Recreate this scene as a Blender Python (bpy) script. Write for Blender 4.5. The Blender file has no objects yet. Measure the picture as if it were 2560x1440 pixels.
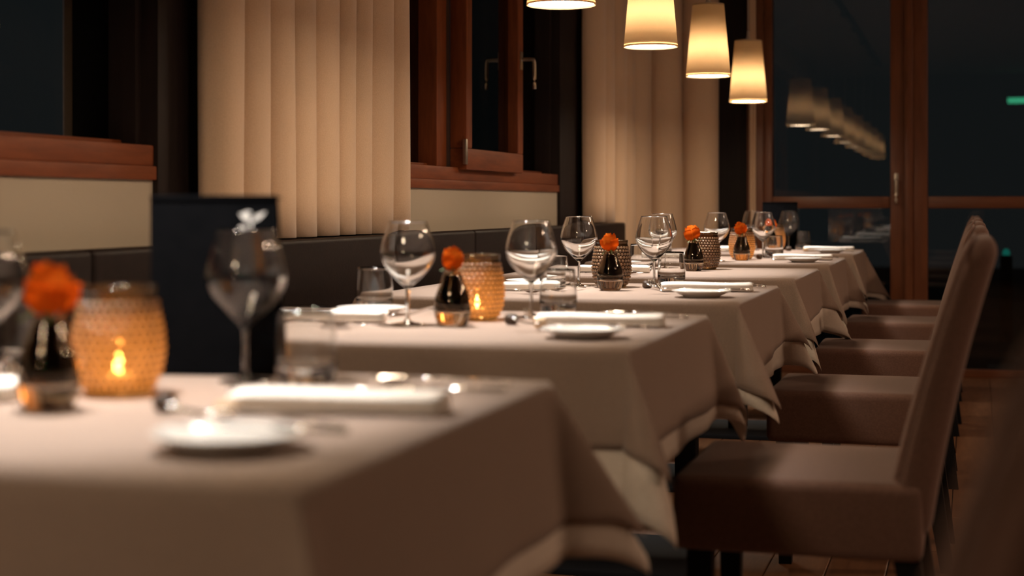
import bpy, bmesh, math, random
from math import sin, cos, pi, radians as R
from mathutils import Vector, Matrix

random.seed(7)
S = bpy.context.scene
C = bpy.context.collection

# ------------------------------------------------------------------ camera
cam_d = bpy.data.cameras.new('camera')
cam = bpy.data.objects.new('camera', cam_d)
C.objects.link(cam)
S.camera = cam
cam.location = (0, 0, .99)
cam.rotation_euler = (R(90), 0, math.atan(1150 / 4000))
cam_d.sensor_width = 36
cam_d.lens = 36 * 4000 / 2560
cam_d.shift_y = -209 / 2560
cam_d.clip_start = .02
cam_d.dof.use_dof = True
cam_d.dof.focus_distance = 5.2
cam_d.dof.aperture_fstop = 2.6

# ------------------------------------------------------------------ world, exposure
w = bpy.data.worlds.new('night')
S.world = w
w.use_nodes = True
w.node_tree.nodes['Background'].inputs[0].default_value = (.9, .96, 1, 1)
w.node_tree.nodes['Background'].inputs[1].default_value = .10
vs = S.view_settings
vs.view_transform = 'Standard'
vs.look = 'None'
vs.exposure = 0.0
vs.gamma = 1
vs.use_curve_mapping = False

LAMP_DISC = 72.0      # radiance of the pendant diffuser discs
LAMP_BEAM = 104.0      # watts of the downward beam of each pendant
LAMP_BULB = 3.2       # watts of the bulb that glows through each shade
CANDLE_W = 1.25
AISLE_FILL = 165.0          # radiance of the unseen fill lights added at the ceiling
WARM = (1, .76, .52)

# ------------------------------------------------------------------ materials
MATS = {}


def mat(name, col, rough=.6, metal=0, spec=.5, bump=None, var=None, sheen=0, coat=0, emit=None, es=0,
        stretch=(1, 1, 1), coords='Object'):
    m = bpy.data.materials.new(name)
    m.use_nodes = True
    nt = m.node_tree
    b = nt.nodes['Principled BSDF']
    b.inputs['Base Color'].default_value = (*col, 1)
    b.inputs['Roughness'].default_value = rough
    b.inputs['Metallic'].default_value = metal
    b.inputs['Specular IOR Level'].default_value = spec
    b.inputs['Sheen Weight'].default_value = sheen
    b.inputs['Coat Weight'].default_value = coat
    if emit:
        b.inputs['Emission Color'].default_value = (*emit, 1)
        b.inputs['Emission Strength'].default_value = es
    if bump or var:
        tc = nt.nodes.new('ShaderNodeTexCoord')
        mp = nt.nodes.new('ShaderNodeMapping')
        mp.inputs['Scale'].default_value = stretch
        nt.links.new(tc.outputs[coords], mp.inputs['Vector'])
    if bump:
        sc, st, dist = bump
        n = nt.nodes.new('ShaderNodeTexNoise')
        n.inputs['Scale'].default_value = sc
        n.inputs['Detail'].default_value = 3
        nt.links.new(mp.outputs[0], n.inputs['Vector'])
        bp = nt.nodes.new('ShaderNodeBump')
        bp.inputs['Strength'].default_value = st
        bp.inputs['Distance'].default_value = dist
        nt.links.new(n.outputs[0], bp.inputs['Height'])
        nt.links.new(bp.outputs[0], b.inputs['Normal'])
    if var:
        sc, col2 = var
        n = nt.nodes.new('ShaderNodeTexNoise')
        n.inputs['Scale'].default_value = sc
        n.inputs['Detail'].default_value = 6
        n.inputs['Roughness'].default_value = .6
        nt.links.new(mp.outputs[0], n.inputs['Vector'])
        r = nt.nodes.new('ShaderNodeValToRGB')
        r.color_ramp.elements[0].position = .35
        r.color_ramp.elements[1].position = .65
        r.color_ramp.elements[0].color = (*col, 1)
        r.color_ramp.elements[1].color = (*col2, 1)
        nt.links.new(n.outputs[0], r.inputs[0])
        nt.links.new(r.outputs[0], b.inputs['Base Color'])
    MATS[name] = m
    return m


def glassmat(name, col, ior=1.47, rough=0):
    m = bpy.data.materials.new(name)
    m.use_nodes = True
    nt = m.node_tree
    nt.nodes.remove(nt.nodes['Principled BSDF'])
    g = nt.nodes.new('ShaderNodeBsdfGlass')
    g.inputs['Color'].default_value = (*col, 1)
    g.inputs['IOR'].default_value = ior
    g.inputs['Roughness'].default_value = rough
    nt.links.new(g.outputs[0], nt.nodes['Material Output'].inputs[0])
    MATS[name] = m
    return m


def translmat(name, col, tcol, fac, gloss=0, grough=.2, weave=0, clear=0):
    """diffuse + translucent (+ glossy, + see-through) for lamp fabric, petals and coloured glass"""
    m = bpy.data.materials.new(name)
    m.use_nodes = True
    nt = m.node_tree
    nt.nodes.remove(nt.nodes['Principled BSDF'])
    d = nt.nodes.new('ShaderNodeBsdfDiffuse')
    d.inputs[0].default_value = (*col, 1)
    t = nt.nodes.new('ShaderNodeBsdfTranslucent')
    t.inputs[0].default_value = (*tcol, 1)
    x = nt.nodes.new('ShaderNodeMixShader')
    x.inputs[0].default_value = fac
    nt.links.new(d.outputs[0], x.inputs[1])
    nt.links.new(t.outputs[0], x.inputs[2])
    out = x
    if clear:
        tr = nt.nodes.new('ShaderNodeBsdfTransparent')
        tr.inputs[0].default_value = (*tcol, 1)
        y = nt.nodes.new('ShaderNodeMixShader')
        y.inputs[0].default_value = clear
        nt.links.new(out.outputs[0], y.inputs[1])
        nt.links.new(tr.outputs[0], y.inputs[2])
        out = y
    if gloss:
        g = nt.nodes.new('ShaderNodeBsdfGlossy')
        g.inputs['Roughness'].default_value = grough
        y = nt.nodes.new('ShaderNodeMixShader')
        f = nt.nodes.new('ShaderNodeFresnel')
        f.inputs[0].default_value = gloss
        nt.links.new(f.outputs[0], y.inputs[0])
        nt.links.new(out.outputs[0], y.inputs[1])
        nt.links.new(g.outputs[0], y.inputs[2])
        out = y
    if weave:
        tc = nt.nodes.new('ShaderNodeTexCoord')
        mp = nt.nodes.new('ShaderNodeMapping')
        mp.inputs['Scale'].default_value = (1, 1, 3)
        n = nt.nodes.new('ShaderNodeTexNoise')
        n.inputs['Scale'].default_value = weave
        n.inputs['Detail'].default_value = 4
        r = nt.nodes.new('ShaderNodeValToRGB')
        r.color_ramp.elements[0].color = (*[c * .8 for c in tcol], 1)
        r.color_ramp.elements[1].color = (*[min(1, c * 1.12) for c in tcol], 1)
        nt.links.new(tc.outputs['Object'], mp.inputs[0])
        nt.links.new(mp.outputs[0], n.inputs['Vector'])
        nt.links.new(n.outputs[0], r.inputs[0])
        nt.links.new(r.outputs[0], t.inputs[0])
    nt.links.new(out.outputs[0], nt.nodes['Material Output'].inputs[0])
    MATS[name] = m
    return m


mat('wood', (.150, .036, .010), .5, spec=.25, bump=(60, .15, .002), var=(9, (.21, .053, .015)), stretch=(6, .6, 6))
mat('wood_upright', (.150, .036, .010), .5, spec=.25, bump=(60, .15, .002), var=(9, (.21, .053, .015)), stretch=(6, 6, .6))
mat('wood_back', (.13, .042, .016), .4, bump=(60, .15, .002), var=(7, (.18, .06, .023)), stretch=(6, 6, .6))
mat('wood_back_rail', (.13, .042, .016), .4, bump=(60, .15, .002), var=(7, (.18, .06, .023)), stretch=(.6, 6, 6))
mat('dark_panel', (.012, .007, .006), .6, spec=.2, var=(8, (.018, .0105, .0085)), stretch=(5, 5, .5))
mat('plaster', (.41, .345, .265), .9, bump=(180, .25, .003))
mat('ceiling_paint', (.36, .34, .31), .95, bump=(90, .2, .003))
mat('dark_wall', (.10, .075, .06), .9, bump=(90, .2, .003))
mat('curtain', (.60, .42, .28), .9, sheen=.25, bump=(650, .35, .001), var=(260, (.66, .475, .325)), stretch=(1, 1, 1))
mat('taupe_cloth', (.268, .193, .152), .9, sheen=.15, bump=(420, .3, .0012), var=(300, (.322, .232, .183)))
mat('white_cloth', (.66, .58, .50), .9, bump=(420, .25, .001), var=(120, (.72, .64, .55)))
mat('napkin_linen', (.78, .73, .66), .9, bump=(260, .3, .002), var=(60, (.84, .79, .72)))
mat('leather', (.009, .005, .0045), .5, spec=.15, bump=(240, .25, .002), var=(40, (.013, .007, .006)))
mat('chair_fabric', (.150, .077, .054), .85, sheen=.2, bump=(380, .4, .0015), var=(240, (.20, .105, .074)))
mat('black_metal', (.010, .010, .011), .6, spec=.12, bump=(50, .05, .001))
mat('floor_wood', (.13, .058, .026), .42, bump=(45, .2, .002), var=(6, (.20, .09, .04)), stretch=(8, .8, 8))
mat('china', (.82, .80, .76), .12, spec=.6, var=(4, (.85, .83, .79)))
mat('steel', (.72, .70, .67), .16, metal=1, var=(30, (.78, .76, .73)))
mat('handle_metal', (.45, .40, .34), .35, metal=1, var=(30, (.5, .45, .38)))
mat('dark_pebble', (.03, .016, .008), .55, bump=(90, .3, .002), var=(60, (.07, .038, .02)))
mat('pale_pebble', (.55, .38, .22), .6, bump=(90, .3, .002), var=(50, (.68, .5, .32)))
mat('menu_black', (.002, .0022, .0027), .9, spec=.02, bump=(300, .2, .001), var=(40, (.003, .003, .0036)))
mat('emblem_white', (.5, .48, .45), .5, var=(40, (.58, .55, .52)))
mat('wax', (.8, .72, .55), .5, var=(20, (.85, .77, .6)))
mat('flame', (1, .5, .1), .5, emit=(1, .74, .42), es=130, var=(20, (1, .6, .2)))
mat('green_glow', (.05, .4, .3), .5, emit=(.05, 1, .75), es=1.0, var=(20, (.06, .45, .33)))
mat('sign_glow', (.05, .4, .2), .5, emit=(.1, 1, .5), es=4, var=(20, (.06, .45, .23)))
mat('diffuser', (.9, .85, .75), .5, emit=(1, .76, .52), es=LAMP_DISC, var=(5, (.92, .87, .78)))
mat('fill_glow', (.9, .85, .75), .5, emit=(1, .66, .44), es=AISLE_FILL, var=(5, (.92, .87, .78)))  # glow of the added ceiling fill lights
mat('cord_white', (.5, .44, .38), .6, bump=(200, .1, .001))
mat('leaf_green', (.09, .13, .03), .55, bump=(80, .2, .002), var=(40, (.14, .18, .05)))
mat('ground_dark', (.01, .012, .012), .9, bump=(20, .2, .01))
mat('gap_shade', (.03, .012, .006), .7, bump=(60, .1, .001))  # shade of the gap beside the casement, put into the colour
glassmat('clear_glass', (.985, .985, .98), 1.46)


def panemat(name, tint):
    """flat double-glazed pane: mirror reflection by Schlick's law over a see-through tint"""
    m = bpy.data.materials.new(name)
    m.use_nodes = True
    nt = m.node_tree
    nt.nodes.remove(nt.nodes['Principled BSDF'])
    lw = nt.nodes.new('ShaderNodeLayerWeight')
    lw.inputs['Blend'].default_value = .5
    pw_ = nt.nodes.new('ShaderNodeMath')
    pw_.operation = 'POWER'
    pw_.inputs[1].default_value = 5
    ma = nt.nodes.new('ShaderNodeMath')
    ma.operation = 'MULTIPLY_ADD'
    ma.inputs[1].default_value = .92
    ma.inputs[2].default_value = .08
    t = nt.nodes.new('ShaderNodeBsdfTransparent')
    t.inputs[0].default_value = (*tint, 1)
    g = nt.nodes.new('ShaderNodeBsdfGlossy')
    g.inputs['Roughness'].default_value = 0
    x = nt.nodes.new('ShaderNodeMixShader')
    nt.links.new(lw.outputs['Facing'], pw_.inputs[0])
    nt.links.new(pw_.outputs[0], ma.inputs[0])
    nt.links.new(ma.outputs[0], x.inputs[0])
    nt.links.new(t.outputs[0], x.inputs[1])
    nt.links.new(g.outputs[0], x.inputs[2])
    nt.links.new(x.outputs[0], nt.nodes['Material Output'].inputs[0])
    MATS[name] = m


panemat('window_glass', (.26, .28, .28))
glassmat('smoked_glass', (.10, .085, .06), 1.48)
translmat('shade_fabric', (.62, .50, .35), (.84, .71, .53), .5, weave=260)
translmat('petal', (.50, .080, .006), (.7, .09, .005), .25, weave=50)
translmat('petal_edge', (.62, .145, .014), (.8, .15, .012), .25, weave=50)
translmat('amber_glass', (.03, .014, .007), (.90, .64, .36), .14, gloss=1.5, grough=.06, clear=.5)
translmat('copper_bead', (.27, .145, .075), (.95, .74, .46), .45, gloss=1.7, grough=.09)


# ------------------------------------------------------------------ mesh helpers
def mesh(name, V, F, smooth=True):
    me = bpy.data.meshes.new(name)
    me.from_pydata([tuple(v) for v in V], [], F)
    me.update()
    if smooth:
        me.polygons.foreach_set('use_smooth', [True] * len(me.polygons))
    return me


def link(name, me, m=None, parent=None, loc=(0, 0, 0), rot=(0, 0, 0), scale=None):
    o = bpy.data.objects.new(name, me)
    C.objects.link(o)
    if me is not None and m and not me.materials:
        me.materials.append(MATS[m])
    o.parent = parent
    o.location = loc
    o.rotation_euler = rot
    if scale:
        o.scale = scale
    return o


def tag(o, label=None, cat=None, group=None, kind=None):
    if label:
        o['label'] = label
    if cat:
        o['category'] = cat
    if group:
        o['group'] = group
    if kind:
        o['kind'] = kind
    return o


def empty(name, loc=(0, 0, 0), rz=0, label=None, cat=None, group=None, kind=None):
    return tag(link(name, None, loc=loc, rot=(0, 0, rz)), label, cat, group, kind)


def boxm(name, x0, x1, y0, y1, z0, z1, bev=0, seg=2):
    bm = bmesh.new()
    bmesh.ops.create_cube(bm, size=1)
    for v in bm.verts:
        v.co = Vector((x0 + (v.co.x + .5) * (x1 - x0), y0 + (v.co.y + .5) * (y1 - y0), z0 + (v.co.z + .5) * (z1 - z0)))
    if bev:
        bmesh.ops.bevel(bm, geom=bm.edges[:], offset=bev, segments=seg, profile=.6, affect='EDGES')
    me = bpy.data.meshes.new(name)
    bm.to_mesh(me)
    bm.free()
    if bev:
        me.polygons.foreach_set('use_smooth', [True] * len(me.polygons))
        try:
            me.set_sharp_from_angle(angle=R(40))
        except Exception:
            pass
    return me


def box(name, x0, x1, y0, y1, z0, z1, m, parent=None, bev=0, kind=None, seg=2):
    o = link(name, boxm(name, x0, x1, y0, y1, z0, z1, bev, seg), m, parent)
    if kind:
        o['kind'] = kind
    return o


def lathe(name, prof, n=40, closed=False):
    """prof: list of (r, z); r == 0 makes a pole; closed joins the last ring to the first"""
    V, F, rows = [], [], []
    for r, z in prof:
        if r <= 1e-6:
            V.append((0, 0, z))
            rows.append([len(V) - 1])
        else:
            b = len(V)
            for i in range(n):
                a = 2 * pi * i / n
                V.append((r * cos(a), r * sin(a), z))
            rows.append(list(range(b, b + n)))
    pairs = list(zip(rows[:-1], rows[1:]))
    if closed:
        pairs.append((rows[-1], rows[0]))
    for A, B in pairs:
        for i in range(n):
            j = (i + 1) % n
            if len(A) == 1 and len(B) == 1:
                continue
            if len(A) == 1:
                F.append((A[0], B[j], B[i]))
            elif len(B) == 1:
                F.append((A[i], A[j], B[0]))
            else:
                F.append((A[i], A[j], B[j], B[i]))
    return mesh(name, V, F)


def spline(pts, n):
    """Catmull-Rom through tuples"""
    P = [pts[0]] + list(pts) + [pts[-1]]
    out = []
    for k in range(1, len(P) - 2):
        for i in range(n):
            t = i / n
            out.append(tuple(.5 * (2 * b + (c - a) * t + (2 * a - 5 * b + 4 * c - d) * t * t +
                                   (3 * b - a - 3 * c + d) * t ** 3)
                             for a, b, c, d in zip(P[k - 1], P[k], P[k + 1], P[k + 2])))
    out.append(tuple(pts[-1]))
    return out


def tube(name, pts, rad, n=8, cap=True):
    pts = [Vector(p) for p in pts]
    rads = rad if isinstance(rad, (list, tuple)) else [rad] * len(pts)
    V, F = [], []
    up = Vector((0, 0, 1))
    t0 = (pts[1] - pts[0]).normalized()
    if abs(t0.dot(up)) > .9:
        up = Vector((1, 0, 0))
    for k, p in enumerate(pts):
        t = (pts[min(k + 1, len(pts) - 1)] - pts[max(k - 1, 0)]).normalized()
        a = t.cross(up).normalized()
        b = a.cross(t)
        for i in range(n):
            an = 2 * pi * i / n
            V.append(p + (a * cos(an) + b * sin(an)) * rads[k])
    for k in range(len(pts) - 1):
        for i in range(n):
            j = (i + 1) % n
            F.append((k * n + i, k * n + j, (k + 1) * n + j, (k + 1) * n + i))
    if cap:
        F.append(tuple(range(n))[::-1])
        F.append(tuple(range((len(pts) - 1) * n, len(pts) * n)))
    return mesh(name, V, F)


def strip_geo(V, F, rows, thick):
    """rows of (x, y_centre, half_width, z): a thin bar along x"""
    b = len(V)
    for x, y, h, z in rows:
        V += [(x, y - h, z), (x, y + h, z), (x, y + h * .8, z + thick), (x, y - h * .8, z + thick)]
    for k in range(len(rows) - 1):
        a = b + 4 * k
        c = a + 4
        for i in range(4):
            j = (i + 1) % 4
            F.append((a + i, a + j, c + j, c + i))
    F.append((b + 3, b + 2, b + 1, b))
    e = b + 4 * (len(rows) - 1)
    F.append((e, e + 1, e + 2, e + 3))


# ------------------------------------------------------------------ room shell
WX = -1.96            # left wall plane
BY = 9.55            # glazed back wall plane
RX, RY, CZ = 3.6, -3.4, 2.75

floor = empty('floor', kind='structure')
box('subfloor', WX - .3, RX + .1, RY - .1, BY + .3, -.12, -.022, 'floor_wood', floor)
pw, pl = .158, 2.3
pm = boxm('plank', -pw / 2 + .0015, pw / 2 - .0015, -pl / 2 + .0015, pl / 2 - .0015, -.022, 0, .002, 1)
for i in range(36):
    for j in range(7):
        x = WX + pw / 2 + i * pw
        y = RY + pl / 2 + j * pl - (i * .77 % 1) * pl
        if y - pl / 2 > BY or x > RX:
            continue
        link('plank', pm, 'floor_wood', floor, (x, min(y, BY + .2), random.uniform(-.0006, 0)))
ceiling = box('ceiling', WX - .3, RX + .2, RY - .2, BY + .2, CZ, CZ + .1, 'ceiling_paint', kind='structure')
box('wall_right', RX, RX + .15, RY, BY, 0, CZ, 'dark_wall', kind='structure')
box('wall_behind', WX - .3, RX + .1, RY - .15, RY, 0, CZ, 'dark_wall', kind='structure')

P1a, P1b = 3.58, 5.36          # dark pier between the two windows
W2b = 7.62                     # end of the second window
wl = empty('wall_left', kind='structure')
box('parapet', WX - .25, WX, RY, W2b, 0, 1.05, 'plaster', wl)
box('lintel', WX - .25, WX, RY, BY, 2.45, CZ, 'plaster', wl)
box('pier', WX - .25, WX + .015, P1a, P1b, 0, 2.45, 'dark_panel', wl, .003)
box('pier', WX - .25, WX + .015, W2b, BY, 0, 2.45, 'dark_panel', wl, .003)
box('near_pier', WX - .25, WX + .015, RY, RY + .5, 0, 2.45, 'dark_panel', wl, .003)


def left_window(n, y0, y1, posts, top=2.45):
    """posts: list of (y0, y1, material) fixed uprights"""
    e = empty('window_%d' % n, kind='structure')
    box('sill_board', WX - .16, WX + .012, y0, y1, 1.05, 1.085, 'wood', e, .004)
    box('bottom_rail', WX - .15, WX + .004, y0, y1, 1.085, 1.137, 'wood', e, .005)
    box('glazing_bead', WX - .125, WX - .07, y0, y1, 1.137, 1.15, 'wood', e, .003)
    box('top_rail', WX - .15, WX + .004, y0, y1, top - .07, top, 'wood', e, .005)
    for a, b, m_ in posts:
        box('mullion', WX - .15, WX - .03, a, b, 1.137, top - .07, m_, e, .005)
    edges = [y0] + [p for ab in posts for p in ab[:2]] + [y1]
    for k in range(0, len(edges), 2):
        if edges[k + 1] - edges[k] > .02:
            box('pane', WX - .118, WX - .106, edges[k], edges[k + 1], 1.137, top - .07, 'window_glass', e)
    return e


U_ = 'wood_upright'
w1 = left_window(1, RY + .5, P1a, [(RY + .5, RY + .56, U_), (1.0, 1.1, U_), (P1a - .03, P1a, 'dark_panel')])
w2 = left_window(2, P1b, W2b, [(P1b, P1b + .03, 'dark_panel'), (5.87, 5.99, U_), (W2b - .03, W2b, 'dark_panel')])
# casement hinged on the mullion of the second window, standing a little proud of the frame
SY0, SY1, SX0, SX1, SZ0, SZ1 = 6.03, 6.86, WX - .03, WX + .04, 1.128, 2.36
sash = box('casement', SX0, SX1, SY0, SY1, SZ0, SZ0 + .085, 'wood', w2, .006)
box('stile', SX0, SX1, SY0, SY0 + .075, SZ0 + .085, SZ1, 'wood_upright', sash, .006)
box('stile', SX0, SX1, SY1 - .085, SY1, SZ0 + .085, SZ1, 'wood_upright', sash, .006)
box('top_rail', SX0, SX1, SY0, SY1, SZ1, SZ1 + .07, 'wood', sash, .006)
box('pane', SX0 + .012, SX0 + .024, SY0 + .06, SY1 - .07, SZ0 + .07, SZ1 + .01, 'window_glass', sash)
box('hinge', SX1 - .012, SX1 + .004, SY0 - .016, SY0 + .004, SZ0 + .02, SZ0 + .12, 'handle_metal', sash, .003)
box('gap_shade_strip', WX - .10, WX - .03, 5.99, 6.03, 1.137, 2.38, 'gap_shade', w2)  # dark strip filling the open gap, in place of its shade
hy = SY1 - .045
link('handle', tube('handle', spline([(SX1, hy, 1.63), (SX1 + .05, hy, 1.63), (SX1 + .062, hy, 1.62),
                                      (SX1 + .064, hy, 1.56), (SX1 + .064, hy, 1.50)], 4), .0085, 8), 'handle_metal', sash)
box('handle_rosette', SX1, SX1 + .008, hy - .016, hy + .016, 1.585, 1.665, 'handle_metal', sash, .003)


def back_bay(n, x0, x1, left, right, transom=(.968, 1.036), top=2.68):
    e = empty('window_%d' % n, kind='structure')
    a, b = x0 + left, x1 - right
    box('stile', x0, a, BY - .04, BY + .06, 0, top, 'wood_back', e, .006)
    box('stile', b, x1, BY - .04, BY + .06, 0, top, 'wood_back', e, .006)
    box('transom', a, b, BY - .03, BY + .05, transom[0], transom[1], 'wood_back_rail', e, .006)
    box('bottom_rail', a, b, BY - .04, BY + .06, 0, .045, 'wood_back_rail', e, .005)
    box('top_rail', a, b, BY - .04, BY + .06, top - .09, top, 'wood_back_rail', e, .005)
    box('pane', a - .01, b + .01, BY + .008, BY + .02, transom[1] - .01, top - .08, 'window_glass', e)
    box('pane', a - .01, b + .01, BY + .008, BY + .02, .035, transom[0] + .01, 'window_glass', e)
    return e


wb = empty('wall_back', kind='structure')
XA, XB, XC, XD = -1.282, -1.135, -.455, -.245      # jamb, glass, post
box('corner_post', WX - .1, XA, BY - .02, BY + .15, 0, CZ, 'dark_panel', wb, .004)
box('jamb', XA, XB - .05, BY - .06, BY + .1, 0, CZ, 'wood_back', wb, .006)
box('head', XA, RX + .1, BY - .05, BY + .15, 2.68, CZ, 'wood_back_rail', wb)
XM = (XC + XD) / 2
w3 = back_bay(3, XB - .05, XM, .05, XM - XC)
box('cover_strip', XM - .022, XM + .022, BY - .062, BY - .036, 0, 2.68, 'wood_back', wb, .006)
w4 = back_bay(4, XM, 1.5, XD - XM, .1)
w5 = back_bay(5, 1.5, RX, .1, .1)
HX = XC + .035
box('handle_plate', HX - .011, HX + .011, BY - .048, BY - .038, 1.04, 1.17, 'handle_metal', w3, .003)
link('handle', tube('handle', spline([(HX, BY - .04, 1.13), (HX, BY - .08, 1.13), (HX, BY - .087, 1.12),
                                      (HX, BY - .088, 1.06), (HX, BY - .088, .99)], 4), .008, 8), 'handle_metal', w3)
grd = box('ground_outside', -14, 14, BY + .3, 30, -.35, -.15, 'ground_dark', kind='structure')
box('ground_outside', -14, WX - .3, -6, BY + .3, -.35, -.15, 'ground_dark', kind='structure')

# rail on the ceiling that feeds the pendants
box('trim_1', -1.127, -1.087, -1.5, 9.0, CZ - .03, CZ, 'black_metal', kind='structure')


# ------------------------------------------------------------------ curtains
def curtain(name, path, zb, zt, amp, wl, label, seed, jitter=.25, top_amp=1.0):
    """path: [(x, y)] the curtain's mean line; folds ripple across it"""
    rnd = random.Random(seed)
    P = [Vector((x, y, 0)) for x, y in path]
    L = [0]
    for a, b in zip(P, P[1:]):
        L.append(L[-1] + (b - a).length)
    tot = L[-1]
    nf = max(2, round(tot / wl))
    N = nf * 14
    ph, amps = [], []
    widths = [1 + rnd.uniform(-jitter, jitter) for _ in range(nf)]
    sw = sum(widths)
    cuts = [0]
    for q in widths:
        cuts.append(cuts[-1] + q / sw)
    amps = [amp * (1 + rnd.uniform(-jitter, jitter)) for _ in range(nf + 1)]
    drift = [rnd.uniform(-.25, .25) for _ in range(nf + 1)]
    nz = 14
    V, F = [], []
    for k in range(nz + 1):
        z = zb + (zt - zb) * k / nz
        fz = k / nz
        for i in range(N + 1):
            t = i / N
            f = 0
            while f < nf - 1 and t > cuts[f + 1]:
                f += 1
            u = (t - cuts[f]) / (cuts[f + 1] - cuts[f])
            s = t * tot
            g = 0
            while g < len(L) - 2 and s > L[g + 1]:
                g += 1
            h = (s - L[g]) / (L[g + 1] - L[g])
            p = P[g].lerp(P[g + 1], h)
            d = (P[g + 1] - P[g]).normalized()
            nrm = Vector((d.y, -d.x, 0))
            a = amps[f] * (1 - u) + amps[f + 1] * u
            phase = 2 * pi * u + drift[f] * (1 - fz) * sin(pi * u)
            off = a * (2.1 * abs(sin(phase / 2)) ** .85 - 1) * (1 + .1 * sin(fz * 3 + f))
            along = -a * .45 * sin(phase)
            q = p + nrm * off + d * along
            V.append((q.x, q.y, z))
    W = N + 1
    for k in range(nz):
        for i in range(N):
            F.append((k * W + i, k * W + i + 1, (k + 1) * W + i + 1, (k + 1) * W + i))
    o = link(name, mesh(name, V, F), 'curtain')
    sm = o.modifiers.new('thickness', 'SOLIDIFY')
    sm.thickness = .002
    return tag(o, label, 'curtain', 'floor curtains of the dining room')


curtain('curtain', [(-1.862, 3.70), (-1.862, 5.12)], .897, 2.62, .040, .155,
        'wide beige curtain between the two windows behind the menu card', 3, .30)
curtain('curtain', [(-1.87, 7.95), (-1.87, 8.42)], .897, 2.62, .045, .235,
        'beige curtain panel beside the dark post right of the open window', 8, .15)
curtain('curtain', [(-1.87, 8.46), (-1.86, 8.95), (-1.80, 9.12), (-1.66, 9.27), (-1.42, 9.33)], .02, 2.62, .05, .21,
        'beige curtain gathered in the far corner behind the pendant lamps', 11, .3)
curtain('curtain', [(-1.262, 9.46), (-1.225, 9.465)], .02, 2.62, .008, .03,
        'narrow strip of beige curtain hanging against the wooden jamb', 5)


# ------------------------------------------------------------------ bench
bench = empty('wall_bench', (0, 0, 0), label='long dark brown leather wall bench under the windows', cat='bench')
B0, B1 = -.6, 8.42
box('base', -1.86, -1.36, B0, B1, 0, .34, 'dark_panel', bench, .004)
nb = 10
bl = (B1 - B0) / nb
sm_ = boxm('seat_cushion', -1.79, -1.32, .003, bl - .003, .34, .46, .02, 3)
bk_ = boxm('back_panel', -1.862, -1.785, .003, bl - .003, .44, .893, .014, 3)
for i in range(nb):
    link('seat_cushion', sm_, 'leather', bench, (0, B0 + i * bl, 0))
    link('back_panel', bk_, 'leather', bench, (0, B0 + i * bl, 0))
box('back_board', -1.872, -1.855, B0, B1, .34, .885, 'dark_panel', bench)


# ------------------------------------------------------------------ pendants
def frustum(name, r0, r1, h, th, n=48):
    return lathe(name, [(r0, 0), (r1, h), (r1 - th, h), (r0 - th, 0)], n, True)


shade_me = frustum('shade', .097, .069, .315, .0018)
hem_b = lathe('hem', [(.0955, 0), (.0977, 0), (.0975, .006), (.0953, .006)], 48, True)
hem_t = lathe('hem', [(.0665, .31), (.0695, .309), (.0693, .316), (.0663, .316)], 48, True)
disc_me = lathe('diffuser', [(0, .006), (.0935, .006), (.0935, .008)], 48)
block_me = lathe('disc_blocker', [(0, .0095), (.0935, .0095), (.0935, .0125), (0, .0125)], 48)  # unseen disc added to keep the diffuser's light out of the shade
cap_me = lathe('lamp_cap', [(0, .365), (.006, .365), (.008, .34), (.012, .325), (.068, .316), (.068, .313), (0, .313)], 32)
rose_me = lathe('ceiling_cup', [(.04, 0), (.04, -.02), (.012, -.035), (0, -.035)], 24)
LN = {0: 'pendant lamp with only its lit underside showing at the top of the picture',
      1: 'second pendant lamp of the row, its top cut by the picture edge',
      2: 'third pendant lamp of the row, cone shade just below the picture top',
      3: 'farthest pendant lamp, hanging lowest in the picture beside the jamb',
      -1: 'pendant lamp over the second table, above the picture',
      -2: 'pendant lamp over the nearest table, above the picture',
      -3: 'pendant lamp just in front of the nearest table, above the picture',
      -4: 'pendant lamp behind the viewer, seen only mirrored in the window'}
LZ = {0: 1.548, 1: 1.553, 2: 1.548, 3: 1.517}
for k in range(-4, 4):
    y = 4.35 + 1.3 * k
    z = LZ.get(k, 1.55)
    e = empty('pendant_lamp', (-1.107, y, z), label=LN[k], cat='lamp', group='pendant lamps over the tables')
    link('shade', shade_me, 'shade_fabric', e)
    link('hem', hem_b, 'shade_fabric', e)
    link('hem', hem_t, 'shade_fabric', e)
    link('diffuser', disc_me, 'diffuser', e)
    link('disc_blocker', block_me, 'cord_white', e)
    link('lamp_cap', cap_me, 'cord_white', e)
    link('cord', tube('cord', [(0, 0, .36), (0, 0, 1.0), (0, 0, CZ - z - .05)], .0028, 6), 'cord_white', e)
    link('ceiling_cup', rose_me, 'black_metal', e, (0, 0, CZ - z - .03))
    ld = bpy.data.lights.new('bulb', 'POINT')
    ld.energy = LAMP_BULB
    ld.color = (1, .78, .56)
    ld.shadow_soft_size = .035
    lo = bpy.data.objects.new('bulb', ld)
    C.objects.link(lo)
    lo.parent = e
    lo.location = (0, 0, .112)
    sd = bpy.data.lights.new('beam', 'SPOT')
    sd.energy = LAMP_BEAM
    sd.color = (1, 1, .99)
    sd.spot_size = R(86)
    sd.spot_blend = .55
    sd.shadow_soft_size = .07
    so = bpy.data.objects.new('beam', sd)
    C.objects.link(so)
    so.parent = e
    so.location = (0, 0, .004)

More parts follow.
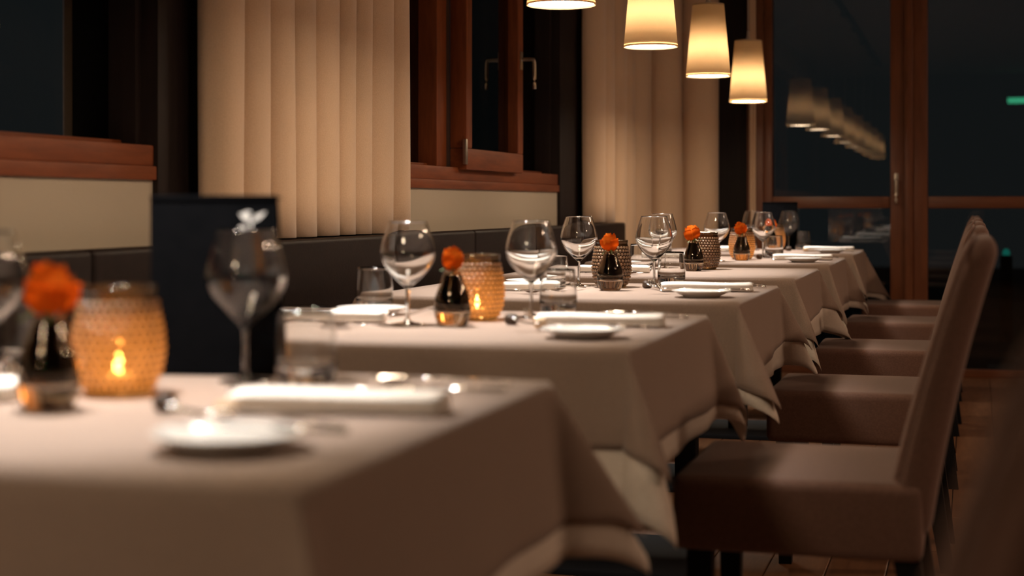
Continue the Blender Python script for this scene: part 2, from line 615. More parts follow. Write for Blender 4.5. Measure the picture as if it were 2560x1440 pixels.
# unseen fill lights, added across the room to brighten the cloths' aisle faces
fill_ring = lathe('ring', [(.15, 0), (.172, 0), (.172, -.008), (.15, -.006)], 32, True)
fill_disc = lathe('lens', [(0, -.002), (.151, -.002), (.151, .0), (0, 0)], 32)
for k, (x, y) in enumerate(((2.8, 3.0), (2.8, 5.2), (2.8, 7.3))):
    e = empty('ceiling_fill_light', (x, y, CZ - .001), label='added round fill light at the ceiling by the far side wall, %s' %
              ('level with the second table', 'level with the fourth table', 'level with the fifth table')[k],
              cat='lamp', group='added ceiling fill lights')
    link('ring', fill_ring, 'cord_white', e)
    link('lens', fill_disc, 'fill_glow', e)

# ------------------------------------------------------------------ tables and cloths
TY = [1.26, 2.61, 3.92, 5.21, 6.51, 7.82]
TD, TXL, TXR, TZ = .85, -1.55, -.555, .75
TN = ['nearest table', 'second table', 'third table', 'fourth table', 'fifth table', 'farthest table']


def cloth_mesh(name, x0, x1, y0, y1, z, hE, hN, hW, hS, seed, am=30, wav=.006, grow=0.0):
    """a cloth over the rectangle; h* = (drop at the low end, drop at the high end) of each edge"""
    rnd = random.Random(seed)
    ph = [rnd.uniform(0, 6.3) for _ in range(8)]
    nt, ns = 16, 12
    a0 = R(5)
    fr = [-(ns - k) / ns for k in range(ns)]
    ps = [('l', -f) for f in fr] + [('m', k / nt) for k in range(nt + 1)] + [('r', (k + 1) / ns) for k in range(ns)]
    V, F = [], []
    W = len(ps)
    rb = .007

    def lerp(h, t):
        return h[0] + (h[1] - h[0]) * t

    for cq, q in ps:
        ty = {'l': 0, 'm': q, 'r': 1}[cq]
        for cp, p in ps:
            tx = {'l': 0, 'm': p, 'r': 1}[cp]
            bx, by = x0 + (x1 - x0) * tx, y0 + (y1 - y0) * ty
            dx = dy = 0
            if cp == 'r':
                dx = p * lerp(hE, ty)
            if cp == 'l':
                dx = -p * lerp(hW, ty)
            if cq == 'r':
                dy = q * lerp(hN, tx)
            if cq == 'l':
                dy = -q * lerp(hS, tx)
            r = math.hypot(dx, dy)
            if r < 1e-9:
                V.append((bx, by, z + .0006 * sin(9 * bx + ph[0]) * sin(7 * by + ph[1])))
                continue
            phi = math.atan2(abs(dy), abs(dx))
            s2 = sin(2 * phi)
            c = (dx > 0) * 2 + (dy > 0)
            amc = R(am + 5 * sin(ph[c]))
            al = a0 + (amc - a0) * s2 ** 1.7
            psi = phi + .16 * sin(4 * phi) * sin(ph[c + 4])
            ux, uy = cos(psi) * (1 if dx >= 0 else -1), sin(psi) * (1 if dy >= 0 else -1)
            # rounded bend over the table edge
            ang = min(r / rb, pi / 2 - al)
            o = rb * sin(ang)
            dn = rb * (1 - cos(ang))
            rest = max(0, r - rb * (pi / 2 - al))
            o += rest * sin(al)
            dn += rest * cos(al)
            rr = r / .2
            if dx and not dy:
                wv = sin(by * 11 + ph[0]) * .6 + sin(by * 23 + ph[1]) * .4
                edge = min(1, 6 * ty * (1 - ty))
                o += wav * wv * rr * rr * edge
            elif dy and not dx:
                wv = sin(bx * 10 + ph[2]) * .6 + sin(bx * 21 + ph[3]) * .4
                edge = min(1, 6 * tx * (1 - tx))
                o += wav * wv * rr * rr * edge
            else:
                o += .012 * rr * rr * sin(3 * pi * phi / (pi / 2) + ph[c]) * s2
            V.append((bx + ux * (o + grow), by + uy * (o + grow), z - dn))
    for j in range(W - 1):
        for i in range(W - 1):
            F.append((j * W + i, j * W + i + 1, (j + 1) * W + i + 1, (j + 1) * W + i))
    return mesh(name, V, F)


drops = [  # overlay E, N, W, S then undercloth E, N, W, S
    ((.19, .20), (.18, .19), (.14, .14), (.19, .19), (.23, .24), (.22, .22), (.17, .17), (.235, .235)),
    ((.18, .20), (.17, .20), (.14, .14), (.17, .17), (.235, .225), (.22, .22), (.17, .17), (.21, .255)),
    ((.215, .17), (.18, .17), (.14, .14), (.17, .205), (.225, .235), (.22, .22), (.17, .17), (.21, .23)),
    ((.185, .15), (.17, .18), (.14, .14), (.17, .18), (.225, .23), (.22, .235), (.17, .17), (.21, .235)),
    ((.20, .20), (.18, .19), (.14, .14), (.18, .18), (.235, .225), (.22, .22), (.17, .17), (.22, .23)),
    ((.20, .235), (.19, .24), (.14, .14), (.18, .18), (.225, .25), (.23, .25), (.17, .17), (.22, .22))]
dres = [
    'taupe overlay cloth on the nearest table, out of focus at the lower left',
    'taupe overlay cloth on the second table, white hem hanging out at the corner',
    'taupe overlay cloth on the third table with the sharply focused settings',
    'taupe overlay cloth on the fourth table, bare along its chair side',
    'taupe overlay cloth on the fifth table behind the bare one',
    'taupe overlay cloth on the farthest table, its corner flaring before the window']
top_me = boxm('table_top', TXL + .004, TXR - .004, .004, TD - .004, TZ - .034, TZ - .007, .004)
col_me = boxm('column', -.0375, .0375, -.0375, .0375, .018, TZ - .05, .004)
base_me = boxm('base_plate', -.26, .26, -.25, .25, 0, .018, .004)
spider_me = boxm('top_bracket', -.2, .2, -.03, .03, TZ - .056, TZ - .034, .004)
for k in range(6):
    y0 = TY[k]
    xr = TXR
    e = empty('dining_table', (0, y0, 0), label='black pedestal table under the cloths, %s' %
              (['nearest to the viewer', 'second of the row', 'third of the row', 'fourth of the row', 'fifth of the row',
                'farthest of the row'][k]), cat='table', group='tables in a row along the bench')
    link('table_top', top_me, 'black_metal', e)
    cxm = (TXL + TXR) / 2 + .07
    link('column', col_me, 'black_metal', e, (cxm, TD / 2 + .05, 0))
    link('base_plate', base_me, 'black_metal', e, (cxm, TD / 2 + .05, 0))
    link('top_bracket', spider_me, 'black_metal', e, (cxm, TD / 2 + .05, 0))
    d = drops[k]
    u = link('white_undercloth', cloth_mesh('white_undercloth', TXL, xr, y0, y0 + TD, TZ - .004, *d[4:], seed=40 + k, am=26,
                                            grow=-.0035), 'white_cloth')
    tag(u, 'white undercloth showing below the taupe cloth of the ' + TN[k], 'tablecloth', 'white undercloths')
    o = link('overlay_cloth', cloth_mesh('overlay_cloth', TXL, xr, y0, y0 + TD, TZ, *d[:4], seed=40 + k, am=29), 'taupe_cloth')
    tag(o, dres[k], 'tablecloth', 'taupe overlay cloths')
    for q in (u, o):
        sm = q.modifiers.new('thickness', 'SOLIDIFY')
        sm.thickness = .0012
        sm.offset = -1

# ------------------------------------------------------------------ chairs
seat_me = boxm('seat', -.02, .44, -.24, .24, .338, .48, .022, 4)
for v in seat_me.vertices:
    if v.co.z > .47:
        v.co.z += .008 * max(0, 1 - ((v.co.x - .2) / .25) ** 2) * max(0, 1 - (v.co.y / .25) ** 2)


def back_mesh():
    bm = bmesh.new()
    bmesh.ops.create_cube(bm, size=1)
    for v in bm.verts:
        v.co = Vector((v.co.x * .092, v.co.y * .465, v.co.z * .56))
    bmesh.ops.bevel(bm, geom=bm.edges[:], offset=.042, segments=6, profile=.5, affect='EDGES')
    for z in (-.18, -.1, 0, .1, .18):
        bmesh.ops.bisect_plane(bm, geom=bm.verts[:] + bm.edges[:] + bm.faces[:], plane_co=(0, 0, z), plane_no=(0, 0, 1))
    for v in bm.verts:
        h = v.co.z + .28                      # 0 .. .56
        t = 1 - .30 * (h / .56)
        v.co.x = v.co.x * t + .405 + .16 * h + .17 * h * h
        v.co.y *= 1 - .05 * (h / .56) ** 2
        v.co.z = h + .37
    me = bpy.data.meshes.new('backrest')
    bm.to_mesh(me)
    bm.free()
    me.polygons.foreach_set('use_smooth', [True] * len(me.polygons))
    return me


back_me = back_mesh()


def bp(h, dx, y):
    t = 1 - .30 * (h / .56)
    return (dx * t + .405 + .16 * h + .17 * h * h, y * (1 - .05 * (h / .56) ** 2), h + .37)


pip_me = {}
for sgn in (-1, 1):
    pts = [bp(h, -.036, sgn * .2325) for h in (.12, .2, .3, .4, .48, .52)] + \
          [bp(.553, -.03, sgn * .205), bp(.559, -.026, sgn * .15), bp(.559, -.026, 0)]
    pip_me[sgn] = tube('piping', spline(pts, 4), .0035, 6)
leg_me = {}
for sx, x in ((0, .02), (1, .40)):
    for sy in (-1, 1):
        V = []
        for z, hw, dx in ((.345, .024, 0), (0, .017, (-.0 if sx == 0 else .05))):
            for a, b in ((-1, -1), (1, -1), (1, 1), (-1, 1)):
                V.append((x + dx + a * hw + .01, sy * .2 + b * hw, z))
        leg_me[sx, sy] = mesh('leg', V, [(0, 1, 2, 3), (7, 6, 5, 4), (0, 4, 5, 1), (1, 5, 6, 2), (2, 6, 7, 3), (3, 7, 4, 0)], False)


def chair(x, y, rz, label):
    e = empty('dining_chair', (x, y, 0), rz, label, 'chair', 'upholstered chairs along the aisle')
    link('seat', seat_me, 'chair_fabric', e)
    link('backrest', back_me, 'chair_fabric', e)
    for s in (-1, 1):
        link('piping', pip_me[s], 'chair_fabric', e)
    for m_ in leg_me.values():
        link('leg', m_, 'black_metal', e)


chair(-.462, 1.05, R(-8), 'nearest upholstered chair, only its blurred back in the lower right corner')
chair(-.525, 3.225, R(0), 'brown upholstered chair at the second table, tall back filling the right side')
chair(-.525, 4.66, R(0), 'brown upholstered chair at the third table, its seat second in view')
chair(-.525, 5.975, R(1), 'brown upholstered chair at the fourth table, seat half behind white hem')
chair(-.525, 7.31, R(-1), 'brown upholstered chair at the fifth table, a narrow seat strip showing')
chair(-.525, 8.56, R(0), 'brown upholstered chair at the farthest table, before the wooden post')


# ------------------------------------------------------------------ tableware meshes
def wine_parts():
    out = spline([(.0042, .072), (.011, .078), (.027, .0925), (.0435, .111), (.0540, .133), (.0535, .151), (.0465, .179), (.0380, .205)], 6)
    inn = spline([(.0372, .205), (.0456, .179), (.0525, .151), (.0528, .134), (.0422, .1135), (.0255, .0965), (.010, .086), (.0, .084)], 6)
    bowl = lathe('bowl', [(0, .072)] + out + inn[:-1] + [(0, .084)], 40)
    st = spline([(.0042, .0715), (.0036, .055), (.0034, .03), (.0042, .012), (.009, .0065)], 5)
    stem = lathe('stem', [(0, .0715)] + st + [(0, .0045)], 20)
    foot = lathe('foot', [(0, .0062), (.009, .006), (.022, .0035), (.0345, .0022), (.036, .0012), (.035, 0), (0, 0)], 40)
    return bowl, stem, foot


BOWL, STEM, FOOT = wine_parts()
t_out = spline([(.034, 0), (.0385, .004), (.041, .018), (.0415, .034), (.040, .06), (.0365, .098)], 5)
t_in = spline([(.0356, .098), (.039, .06), (.0402, .036), (.0385, .026), (.03, .0215), (.0, .0205)], 5)
TUMB = lathe('tumbler', [(0, 0)] + t_out + t_in[:-1] + [(0, .0205)], 40)
v_out = spline([(.026, 0), (.031, .006), (.0355, .022), (.0365, .038), (.033, .060), (.0245, .084), (.0185, .102), (.0175, .108)], 6)
v_in = spline([(.0155, .108), (.0165, .100), (.0225, .083), (.0305, .060), (.0335, .042), (.030, .032), (.018, .027), (0, .026)], 6)
VASE = lathe('vase_body', [(0, 0)] + v_out + v_in[:-1] + [(0, .026)], 36)
vl = [(0, .0265)] + spline([(.0175, .0275), (.0295, .0325), (.0329, .042), (.030, .060), (.0222, .083), (.0162, .100)], 5) + [(0, .100)]
WATER = lathe('dark_filling', vl, 32)
VBASE = lathe('base_disc', [(0, .0008), (.024, .0008), (.027, .004), (.024, .007), (0, .007)], 32)


def holder_r(z):
    pts = [(0, .040), (.012, .0455), (.03, .0525), (.055, .0562), (.08, .0545), (.105, .0500), (.128, .0460), (.14, .046)]
    for (a, ra), (b, rb_) in zip(pts, pts[1:]):
        if a <= z <= b:
            t = (z - a) / (b - a)
            t = t * t * (3 - 2 * t) * .5 + t * .5
            return ra + (rb_ - ra) * t
    return pts[-1][1]


zs = [.132 * i / 26 for i in range(27)]
HOLD = lathe('holder_glass', [(0, 0)] + [(holder_r(z), z) for z in zs] + [(holder_r(z) - .0025, z) for z in zs[::-1][:-2]] +
             [(0, .008)], 48)


def beads_mesh():
    V, F = [], []
    rows, n = 12, 30
    for r in range(rows):
        z = .012 + r * .0094
        rad = holder_r(z) + .0004
        dr = (holder_r(z + .002) - holder_r(z - .002)) / .004
        for i in range(n):
            a = 2 * pi * (i + .5 * (r % 2)) / n
            er, ea = Vector((cos(a), sin(a), 0)), Vector((-sin(a), cos(a), 0))
            ez = (Vector((0, 0, 1)) + er * dr).normalized()
            en = ea.cross(ez).normalized()
            c = er * rad + Vector((0, 0, z))
            b = len(V)
            w_ = 2 * pi * rad / n * .45
            for q, hgt in ((1, 0), (.75, .0018)):
                for s in range(6):
                    an = pi / 3 * s
                    V.append(c + ea * (cos(an) * w_ * q) + ez * (sin(an) * .0044 * q) + en * hgt)
            V.append(c + en * .0026)
            for s in range(6):
                t = (s + 1) % 6
                F.append((b + s, b + t, b + 6 + t, b + 6 + s))
                F.append((b + 6 + s, b + 6 + t, b + 12))
    return mesh('beads', V, F)


BEADS = beads_mesh()
HRIM = lathe('rim', [(.0455, .127), (.0475, .128), (.0472, .136), (.0455, .137), (.0440, .136), (.0438, .128)], 48, True)
TEA = lathe('tealight', [(0, .008), (.019, .008), (.0195, .024), (.018, .0245), (.017, .022), (0, .0215)], 24)
FLAME = lathe('flame', [(0, .024)] + spline([(.002, .025), (.0048, .032), (.0042, .040), (.0015, .050)], 4) + [(0, .053)], 12)
PLATE = lathe('plate', [(0, .003), (.040, .003), (.042, 0), (.046, 0), (.048, .003), (.062, .009), (.0765, .0158), (.0775, .0172),
                        (.0765, .0178), (.060, .0118), (.047, .0062), (.042, .0055), (0, .0055)], 48)


def napkin_mesh():
    """a linen napkin folded into a long soft pad, open fold along one side"""
    sec = []
    for k in range(30):
        a = 2 * pi * k / 30
        y, z = cos(a), sin(a)
        e = .42
        y = math.copysign(abs(y) ** e, y)
        z = math.copysign(abs(z) ** .75, z)
        notch = math.exp(-((a - pi) / .16) ** 2) * .24 + math.exp(-((a - pi * 1.0 - .55) / .10) ** 2) * .06
        notch += math.exp(-(min(a, 2 * pi - a) / .14) ** 2) * .12
        sec.append((y * (1 - notch), z))
    n = 26
    V, F = [], []
    for i in range(n + 1):
        t = i / n
        x = (t - .5) * .25
        en = min(1, (min(t, 1 - t) / .03)) ** .5 if min(t, 1 - t) < .03 else 1
        en = .82 + .18 * en
        hw = .037 * (1 + .05 * sin(t * 5 + 1)) * en
        hh = .0125 * (1 + .10 * sin(t * 7)) * en
        for y, z in sec:
            V.append((x + .006 * sin(3 * y) * (t - .5), y * hw + .003 * sin(t * 4), .0125 + z * hh))
    m_ = len(sec)
    for i in range(n):
        for k in range(m_):
            l = (k + 1) % m_
            F.append((i * m_ + k, i * m_ + l, (i + 1) * m_ + l, (i + 1) * m_ + k))
    b = len(V)
    V.append((-.122, 0, .0125))
    V.append((.122, 0, .0125))
    for k in range(m_):
        l = (k + 1) % m_
        F.append((k, b, l))
        F.append((n * m_ + k, n * m_ + l, b + 1))
    return mesh('napkin', V, F)


NAP = napkin_mesh()


def fork_mesh():
    V, F = [], []
    strip_geo(V, F, [(.10, 0, .007, .004), (.06, 0, .006, .006), (0, 0, .0038, .010), (-.035, 0, .0036, .008), (-.045, 0, .008, .005),
                     (-.055, 0, .012, .003)], .002)
    for i in range(4):
        y = (i - 1.5) * .0062
        strip_geo(V, F, [(-.054, y, .0018, .003), (-.07, y, .0016, .003), (-.085, y, .0015, .006), (-.1, y, .0009, .012)], .0016)
    return mesh('fork', V, F)


def knife_mesh():
    V, F = [], []
    strip_geo(V, F, [(.11, 0, .007, .002), (.06, 0, .0065, .002), (.015, 0, .0045, .003)], .004)
    strip_geo(V, F, [(.015, 0, .0045, .003), (-.01, .001, .008, .003), (-.07, .001, .009, .003), (-.1, .004, .006, .003),
                     (-.112, .007, .001, .003)], .0012)
    return mesh('knife', V, F)


def spoon_mesh():
    V, F = [], []
    strip_geo(V, F, [(.095, 0, .0065, .003), (.05, 0, .005, .007), (-.01, 0, .0032, .010), (-.035, 0, .004, .008)], .002)
    b = len(V)
    n, m_ = 16, 5
    for s in (0, 1):
        for j in range(m_ + 1):
            q = j / m_
            for i in range(n):
                a = 2 * pi * i / n
                V.append((-.062 + cos(a) * .030 * q, sin(a) * .0185 * q * (1 - .15 * cos(a)), .002 + .0075 * q * q + s * .0014))
    for s in (0, 1):
        o = b + s * n * (m_ + 1)
        for j in range(m_):
            for i in range(n):
                k = (i + 1) % n
                f_ = (o + j * n + i, o + j * n + k, o + (j + 1) * n + k, o + (j + 1) * n + i)
                F.append(f_ if s else f_[::-1])
    o1, o2 = b + n * m_, b + n * (m_ + 1) + n * m_
    for i in range(n):
        k = (i + 1) % n
        F.append((o1 + i, o2 + i, o2 + k, o1 + k))
    return mesh('spoon', V, F)


FORK, KNIFE, SPOON = fork_mesh(), knife_mesh(), spoon_mesh()


def pebble_mesh(seed, r):
    rnd = random.Random(seed)
    bm = bmesh.new()
    bmesh.ops.create_icosphere(bm, subdivisions=3, radius=1)
    ph = [rnd.uniform(0, 6) for _ in range(3)]
    for v in bm.verts:
        n = v.co.copy()
        q = 1 + .10 * sin(3 * n.x + ph[0]) + .08 * sin(4 * n.y + ph[1]) + .05 * sin(5 * n.z + ph[2])
        v.co = Vector((n.x * r * 1.08 * q, n.y * r * q, n.z * r * .86 * q + r * .80))
        v.co.z = max(v.co.z, 0)
    me = bpy.data.meshes.new('pebble')
    bm.to_mesh(me)
    bm.free()
    me.polygons.foreach_set('use_smooth', [True] * len(me.polygons))
    return me


PEBD, PEBP = pebble_mesh(1, .0135), pebble_mesh(5, .013)


def petal_mesh(seed, wid, hgt, rmax, flare):
    """a cupped petal around the z axis, outer face to +x; wid = half angle in radians"""
    n = 8
    V, F = [], []
    for j in range(n + 1):
        t = j / n
        prof = sin(pi * min(1, .12 + t * .62)) ** .8          # belly of the cup, widest at about 60 %
        for i in range(n + 1):
            u = i / n * 2 - 1
            w_ = wid * (.45 + .55 * sin(pi * min(.5, t * .9 + .05)))
            top = 1 - .10 * u * u - .05 * abs(sin(3 * u + seed))
            r = rmax * prof + flare * max(0, t - .75) ** 2 * 16 + .0008 * sin(5 * u + seed) * t
            r *= 1 - .06 * u * u
            z = hgt * t * top - flare * max(0, t - .9) * 5
            V.append((r * cos(u * w_), r * sin(u * w_), z))
    for j in range(n):
        for i in range(n):
            a = j * (n + 1) + i
            F.append((a, a + 1, a + n + 2, a + n + 1))
    return mesh('petal', V, F)


PET = [petal_mesh(i, *a) for i, a in enumerate([
    (1.5, .050, .0075, -.001), (1.15, .0505, .0125, .0005), (.95, .049, .0175, .0015),
    (.85, .046, .0225, .003), (.72, .040, .0255, .005)])]
STM = tube('stem', spline([(0, 0, -.07), (.001, 0, -.04), (0, 0, 0)], 4), .0022, 8)
HIP = lathe('hip', [(0, -.006), (.004, -.004), (.0068, .002), (.006, .009), (0, .010)], 16)


def sepal_mesh():
    V, F = [], []
    n = 6
    for j in range(n + 1):
        t = j / n
        w_ = .0045 * (1 - t) ** .7
        x = .006 + .018 * t + .006 * t * t
        z = .004 - .001 * t - .010 * t * t
        V += [(x, -w_, z), (x + .001, 0, z + .0012), (x, w_, z)]
    for j in range(n):
        a = 3 * j
        F += [(a, a + 1, a + 4, a + 3), (a + 1, a + 2, a + 5, a + 4)]
    return mesh('sepal', V, F)


SEP = sepal_mesh()


# ------------------------------------------------------------------ placing tableware
Z0 = TZ + .0008


def place(name, me, m, x, y, rz, label, cat, group, z=Z0, rot=None):
    o = link(name, me, m, None, (x, y, z), rot or (0, 0, rz))
    return tag(o, label, cat, group)


def wine_glass(x, y, label, s=1.0):
    e = empty('wine_glass', (x, y, Z0), 0, label, 'glass', 'wine glasses on the tables')
    e.scale = (s, s, s)
    link('bowl', BOWL, 'clear_glass', e)
    link('stem', STEM, 'clear_glass', e)
    link('foot', FOOT, 'clear_glass', e)


def tumbler(x, y, label):
    place('water_tumbler', TUMB, 'clear_glass', x, y, 0, label, 'glass', 'water tumblers on the tables')


def bud_vase(x, y, k, rz):
    e = empty('bud_vase', (x, y, Z0), rz, 'small dark smoked glass bud vase on the ' + TN[k], 'vase', 'bud vases')
    link('vase_body', VASE, 'smoked_vase', e)
    link('dark_filling', WATER, 'dark_liquid', e)


def rose(x, y, k, rz, tilt, s=1.0):
    e = empty('rose', (x, y, Z0 + .110), 0, 'orange rose in the bud vase on the ' + TN[k], 'flower', 'orange roses')
    e.rotation_euler = (tilt[0], tilt[1], rz)
    e.scale = (s, s, s)
    link('stem', STM, 'leaf_green', e)
    link('hip', HIP, 'leaf_green', e)
    rnd = random.Random(k + 3)
    for i in range(5):
        link('sepal', SEP, 'leaf_green', e, (0, 0, .002), (0, rnd.uniform(-.3, .3), 2 * pi * i / 5))
    for layer, (n, z, tl) in enumerate(((3, .004, .0), (4, .003, .0), (5, .002, .02), (5, .001, .04), (5, 0, .08))):
        off = rnd.uniform(0, 6)
        for i in range(n):
            a = off + 2 * pi * i / n + rnd.uniform(-.12, .12)
            mm = PET[layer]
            o = link('petal', mm, 'petal' if layer % 2 == 0 else 'petal_edge', e, (0, 0, z + rnd.uniform(-.001, .002)))
            o.rotation_euler = (Matrix.Rotation(a, 3, 'Z') @ Matrix.Rotation(tl + rnd.uniform(-.05, .08), 3, 'Y')).to_euler()
            q = rnd.uniform(.93, 1.07)
            o.scale = (q, q, q)


def candle_holder(x, y, k, lit):
    e = empty('candle_holder', (x, y, Z0), random.uniform(0, 6),
              '%s beaded amber glass candle holder on the %s' % ('glowing' if lit else 'dark', TN[k]), 'candle holder',
              'amber candle holders')
    link('holder_glass', HOLD, 'amber_glass', e)
    o = link('beads', BEADS, 'copper_bead', e)
    o['kind'] = 'stuff'
    link('rim', HRIM, 'amber_glass', e)
    t = link('tealight', TEA, 'wax', e)
    if lit:
        link('flame', FLAME, 'flame', t)
        ld = bpy.data.lights.new('candle_light', 'POINT')
        ld.energy = CANDLE_W * lit
        ld.color = (1, .70, .40)
        ld.shadow_soft_size = .006
        lo = bpy.data.objects.new('candle_light', ld)
        C.objects.link(lo)
        lo.parent = e
        lo.location = (0, 0, .046)


glassmat('smoked_vase', (.86, .80, .73), 1.48)
mat('dark_liquid', (.006, .006, .007), .12, var=(20, (.009, .008, .008)))


def menu(x, y, rz, k, emblem=True):
    e = empty('menu_card', (x, y, Z0), rz, 'black menu card standing upright on the ' + TN[k], 'menu', 'black menu cards')
    W_, H_ = .186, .252
    f = link('cover', boxm('cover', -W_ / 2, W_ / 2, -.0015, .0015, 0, H_, .001, 1), 'menu_black', e, (0, 0, 0), (R(-1), 0, 0))
    link('back_flap', boxm('back_flap', -W_ / 2 + .004, W_ / 2 - .004, -.001, .001, 0, H_ - .004, .0005, 1), 'menu_black', e,
         (0, .052, .0005), (R(8), 0, 0))
    link('spine', boxm('spine', -W_ / 2, W_ / 2, -.001, .019, H_ - .006, H_ - .002, .001, 1), 'menu_black', e, (0, .0005, 0), (0, 0, 0))
    if emblem:
        # pale sprig-like ornament printed near the upper right corner
        V, F = [], []

        def blade(px, pz, a, l, w_):
            b = len(V)
            n = 7
            ca, sa = cos(a), sin(a)
            for i in range(n + 1):
                t = i / n
                h = w_ * sin(pi * t) ** .8
                for s in (-1, 1):
                    V.append((px + ca * l * t - sa * h * s, 0, pz + sa * l * t + ca * h * s))
            for i in range(n):
                F.append((b + 2 * i, b + 2 * i + 1, b + 2 * i + 3, b + 2 * i + 2))
        for px, pz, a, l, w_ in ((0, -.004, 2.5, .022, .0035), (0, -.004, .62, .026, .0032), (-.002, -.004, 1.9, .015, .0030),
                                 (.003, -.004, 1.15, .013, .0026), (-.006, -.012, 3.05, .013, .0026), (0, -.016, 1.6, .014, .0016),
                                 (-.014, .008, .2, .015, .0024)):
            blade(px, pz, a, l, w_)
        link('emblem', mesh('emblem', V, F, False), 'emblem_white', f, (.055, -.0019, .218))


def right_place(k, x, y0, plate=(-.672, .19), nap=True, glass=(-.89, .66), tum=(-.865, .775), rz=R(9), pebd=(-.885, .50), pebp=(-.795, .40)):
    n = TN[k]
    if plate:
        place('bread_plate', PLATE, 'china', plate[0], y0 + plate[1], 0, 'white bread plate on the chair side of the ' + n, 'plate', 'bread plates')
        place('butter_knife', KNIFE, 'steel', plate[0] + .037, y0 + plate[1] - .005, R(12), 'butter knife lying across the chair side bread plate of the ' + n,
              'knife', 'table knives', Z0 + .0178, (R(0), R(1), R(12))).scale = (.78, .8, 1)
    if nap:
        place('folded_napkin', NAP, 'napkin_linen', -.70, y0 + .455, rz, 'long folded white napkin on the chair side of the ' + n,
              'napkin', 'folded napkins')
    place('dinner_fork', FORK, 'steel', -.74, y0 + .31, R(10), 'dinner fork between bread plate and napkin on the chair side of the ' + n, 'fork', 'table forks',
          Z0 + .006, (0, R(5), R(10)))
    place('dinner_knife', KNIFE, 'steel', -.675, y0 + .665, R(8), 'dinner knife beyond the chair side napkin of the ' + n, 'knife', 'table knives',
          Z0 + .001, (0, R(0), R(8))).scale = (1, 1, 1)
    place('soup_spoon', SPOON, 'steel', -.67, y0 + .73, R(10), 'soup spoon beyond the chair side knife of the ' + n, 'spoon', 'table spoons', Z0 + .001)
    place('dessert_fork', FORK, 'steel', -.845, y0 + .48, R(60), 'small dessert fork above the chair side napkin of the ' + n, 'fork', 'table forks',
          Z0 + .004, (0, R(7), R(-66))).scale = (.75, .75, 1)
    place('dark_pebble', PEBD, 'dark_pebble', pebd[0], y0 + pebd[1], k, 'dark brown pebble near the wine glass on the ' + n, 'pebble', 'cutlery pebbles')
    place('pale_pebble', PEBP, 'pale_pebble', pebp[0], y0 + pebp[1], k * 2, 'pale beige pebble beside the dinner fork on the ' + n, 'pebble', 'cutlery pebbles')
    if glass:
        wine_glass(glass[0], y0 + glass[1], 'chair side wine glass on the ' + n)
    if tum:
        tumbler(tum[0], y0 + tum[1], 'chair side water tumbler on the ' + n)


def left_place(k, y0, glass, tum, plate=(-1.25, .64), nap=(-1.27, .43)):
    n = TN[k]
    if plate:
        place('bread_plate', PLATE, 'china', plate[0], y0 + plate[1], 0, 'white bread plate on the bench side of the ' + n, 'plate', 'bread plates')
    if nap:
        place('folded_napkin', NAP, 'napkin_linen', nap[0], y0 + nap[1], R(188), 'folded white napkin on the bench side of the ' + n, 'napkin',
              'folded napkins')
        place('dinner_knife', KNIFE, 'steel', nap[0] + .02, y0 + nap[1] - .11, R(186), 'dinner knife beside the bench side napkin of the ' + n, 'knife',
              'table knives', Z0 + .001)
        place('soup_spoon', SPOON, 'steel', nap[0] + .03, y0 + nap[1] - .16, R(184), 'soup spoon on the bench side of the ' + n, 'spoon', 'table spoons',
              Z0 + .001)
        place('dinner_fork', FORK, 'steel', nap[0] + .02, y0 + nap[1] + .09, R(186), 'dinner fork beside the bench side napkin of the ' + n, 'fork',
              'table forks', Z0 + .001)
    if glass:
        wine_glass(glass[0], glass[1], 'bench side wine glass on the ' + n)
    if tum:
        tumbler(tum[0], tum[1], 'bench side water tumbler on the ' + n)


# nearest table
bud_vase(-1.042, 1.655, 0, 0)
rose(-1.042, 1.655, 0, .3, (.05, .08), 1.12)
candle_holder(-1.036, 1.805, 0, 1.0)
menu(-1.02, 2.035, R(6), 0)
right_place(0, 0, TY[0], plate=(-.70, .17), glass=(-.942, .715), tum=(-.862, .735), pebd=(-.897, .405), pebp=(-.80, .37))
left_place(0, TY[0], (-1.225, 1.795), (-1.30, 2.02), (-1.38, .60), (-1.24, .44))
# second table
bud_vase(-.983, 2.995, 1, 0)
rose(-.983, 2.995, 1, 1.3, (.0, .05), .84)
candle_holder(-.985, 3.165, 1, .8)
right_place(1, 0, TY[1], glass=(-.895, .65), tum=(-.872, .79), pebd=(-.882, .45), pebp=(-.80, .37))
left_place(1, TY[1], (-1.082, 3.01), (-1.29, 3.37))
place('soup_spoon', SPOON, 'steel', -1.05, 3.10, R(20), 'spoon tilted towards the bud vase of the second table', 'spoon', 'table spoons', Z0 + .022,
      (R(14), R(10), R(150)))
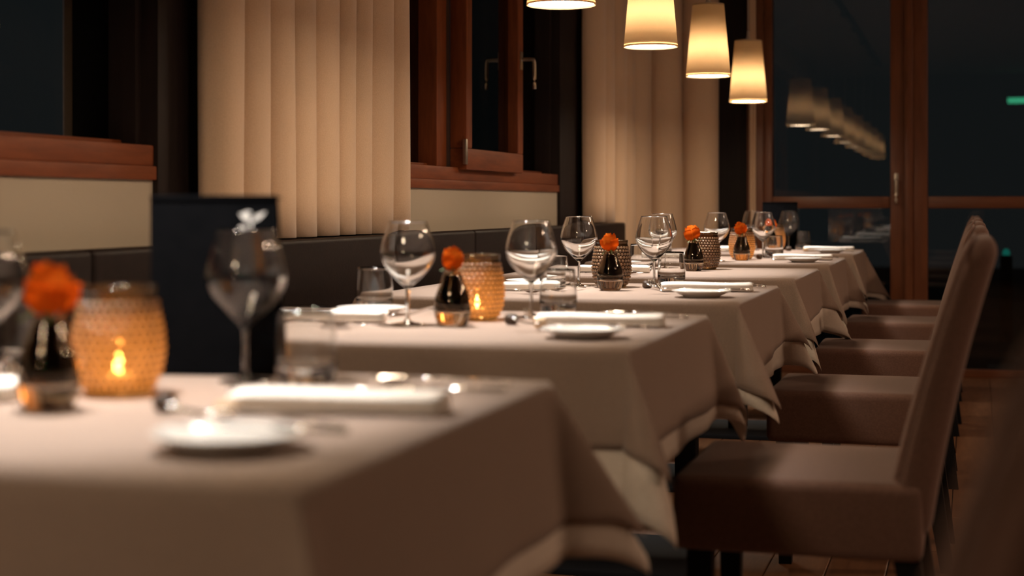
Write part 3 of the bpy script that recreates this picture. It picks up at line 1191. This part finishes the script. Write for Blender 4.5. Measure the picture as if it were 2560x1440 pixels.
# third table
bud_vase(-.969, 4.36, 2, 0)
rose(-.969, 4.36, 2, 2.6, (-.05, .1), .9)
candle_holder(-.998, 4.51, 2, 0)
right_place(2, 0, TY[2], glass=(-.893, .69), tum=(-.862, .80), pebd=(-.89, .575), pebp=(-.792, .45))
left_place(2, TY[2], (-1.107, 4.56), (-1.135, 4.38), (-1.25, .64), (-1.22, .355))
place('dessert_spoon', SPOON, 'steel', -1.068, 4.30, R(80), 'spoon gleaming left of the bud vase on the third table', 'spoon', 'table spoons', Z0 + .001)
# fourth table: only the bench side is laid
bud_vase(-.963, 5.715, 3, 0)
rose(-.963, 5.715, 3, 4.0, (.35, .0), 1.05)
candle_holder(-.945, 5.86, 3, 0)
left_place(3, TY[3], (-1.10, 5.83), (-1.137, 5.62), (-1.26, .64), (-1.21, .30))
# fifth table
bud_vase(-.947, 6.85, 4, 0)
rose(-.947, 6.85, 4, 5.2, (.2, -.15), 1.0)
candle_holder(-.965, 6.985, 4, .6)
right_place(4, 0, TY[4], glass=(-.90, .69), tum=(-.862, .79), pebd=(-.895, .53), pebp=(-.812, .54))
left_place(4, TY[4], (-1.035, 6.73), (-1.37, 7.28))
# farthest table
bud_vase(-.985, 8.21, 5, 0)
rose(-.985, 8.21, 5, 6.0, (.1, .1), 1.0)
candle_holder(-.985, 8.34, 5, .5)
right_place(5, 0, TY[5], glass=(-.93, .70), tum=(-.865, .78), pebd=(-.905, .47), pebp=(-.81, .38))
left_place(5, TY[5], (-1.10, 8.38), (-1.14, 8.53), (-1.25, .62), (-1.22, .25))
menu(-.985, 8.60, R(4), 5, False)

# ------------------------------------------------------------------ small lights beyond
e = empty('garden_bollard', (.275, 14.0, -.15), label='small green glowing garden light outside beyond the chair backs', cat='lamp')
link('post', lathe('post', [(0, 0), (.05, 0), (.05, .70), (.03, .715), (0, .715)], 20), 'black_metal', e)
link('lens', lathe('lens', [(.012, .70), (.028, .712), (.030, .74), (.018, .765), (0, .77)], 20), 'green_glow', e)
e = empty('emergency_light', (.66, RY + .001, 2.42), label='green lit emergency luminaire mirrored at the right picture edge', cat='lamp')
box('housing', -.22, .22, 0, .045, -.09, .11, 'black_metal', e, .004)
box('lens', -.20, .20, .045, .052, -.075, .0, 'sign_glow', e, .002)
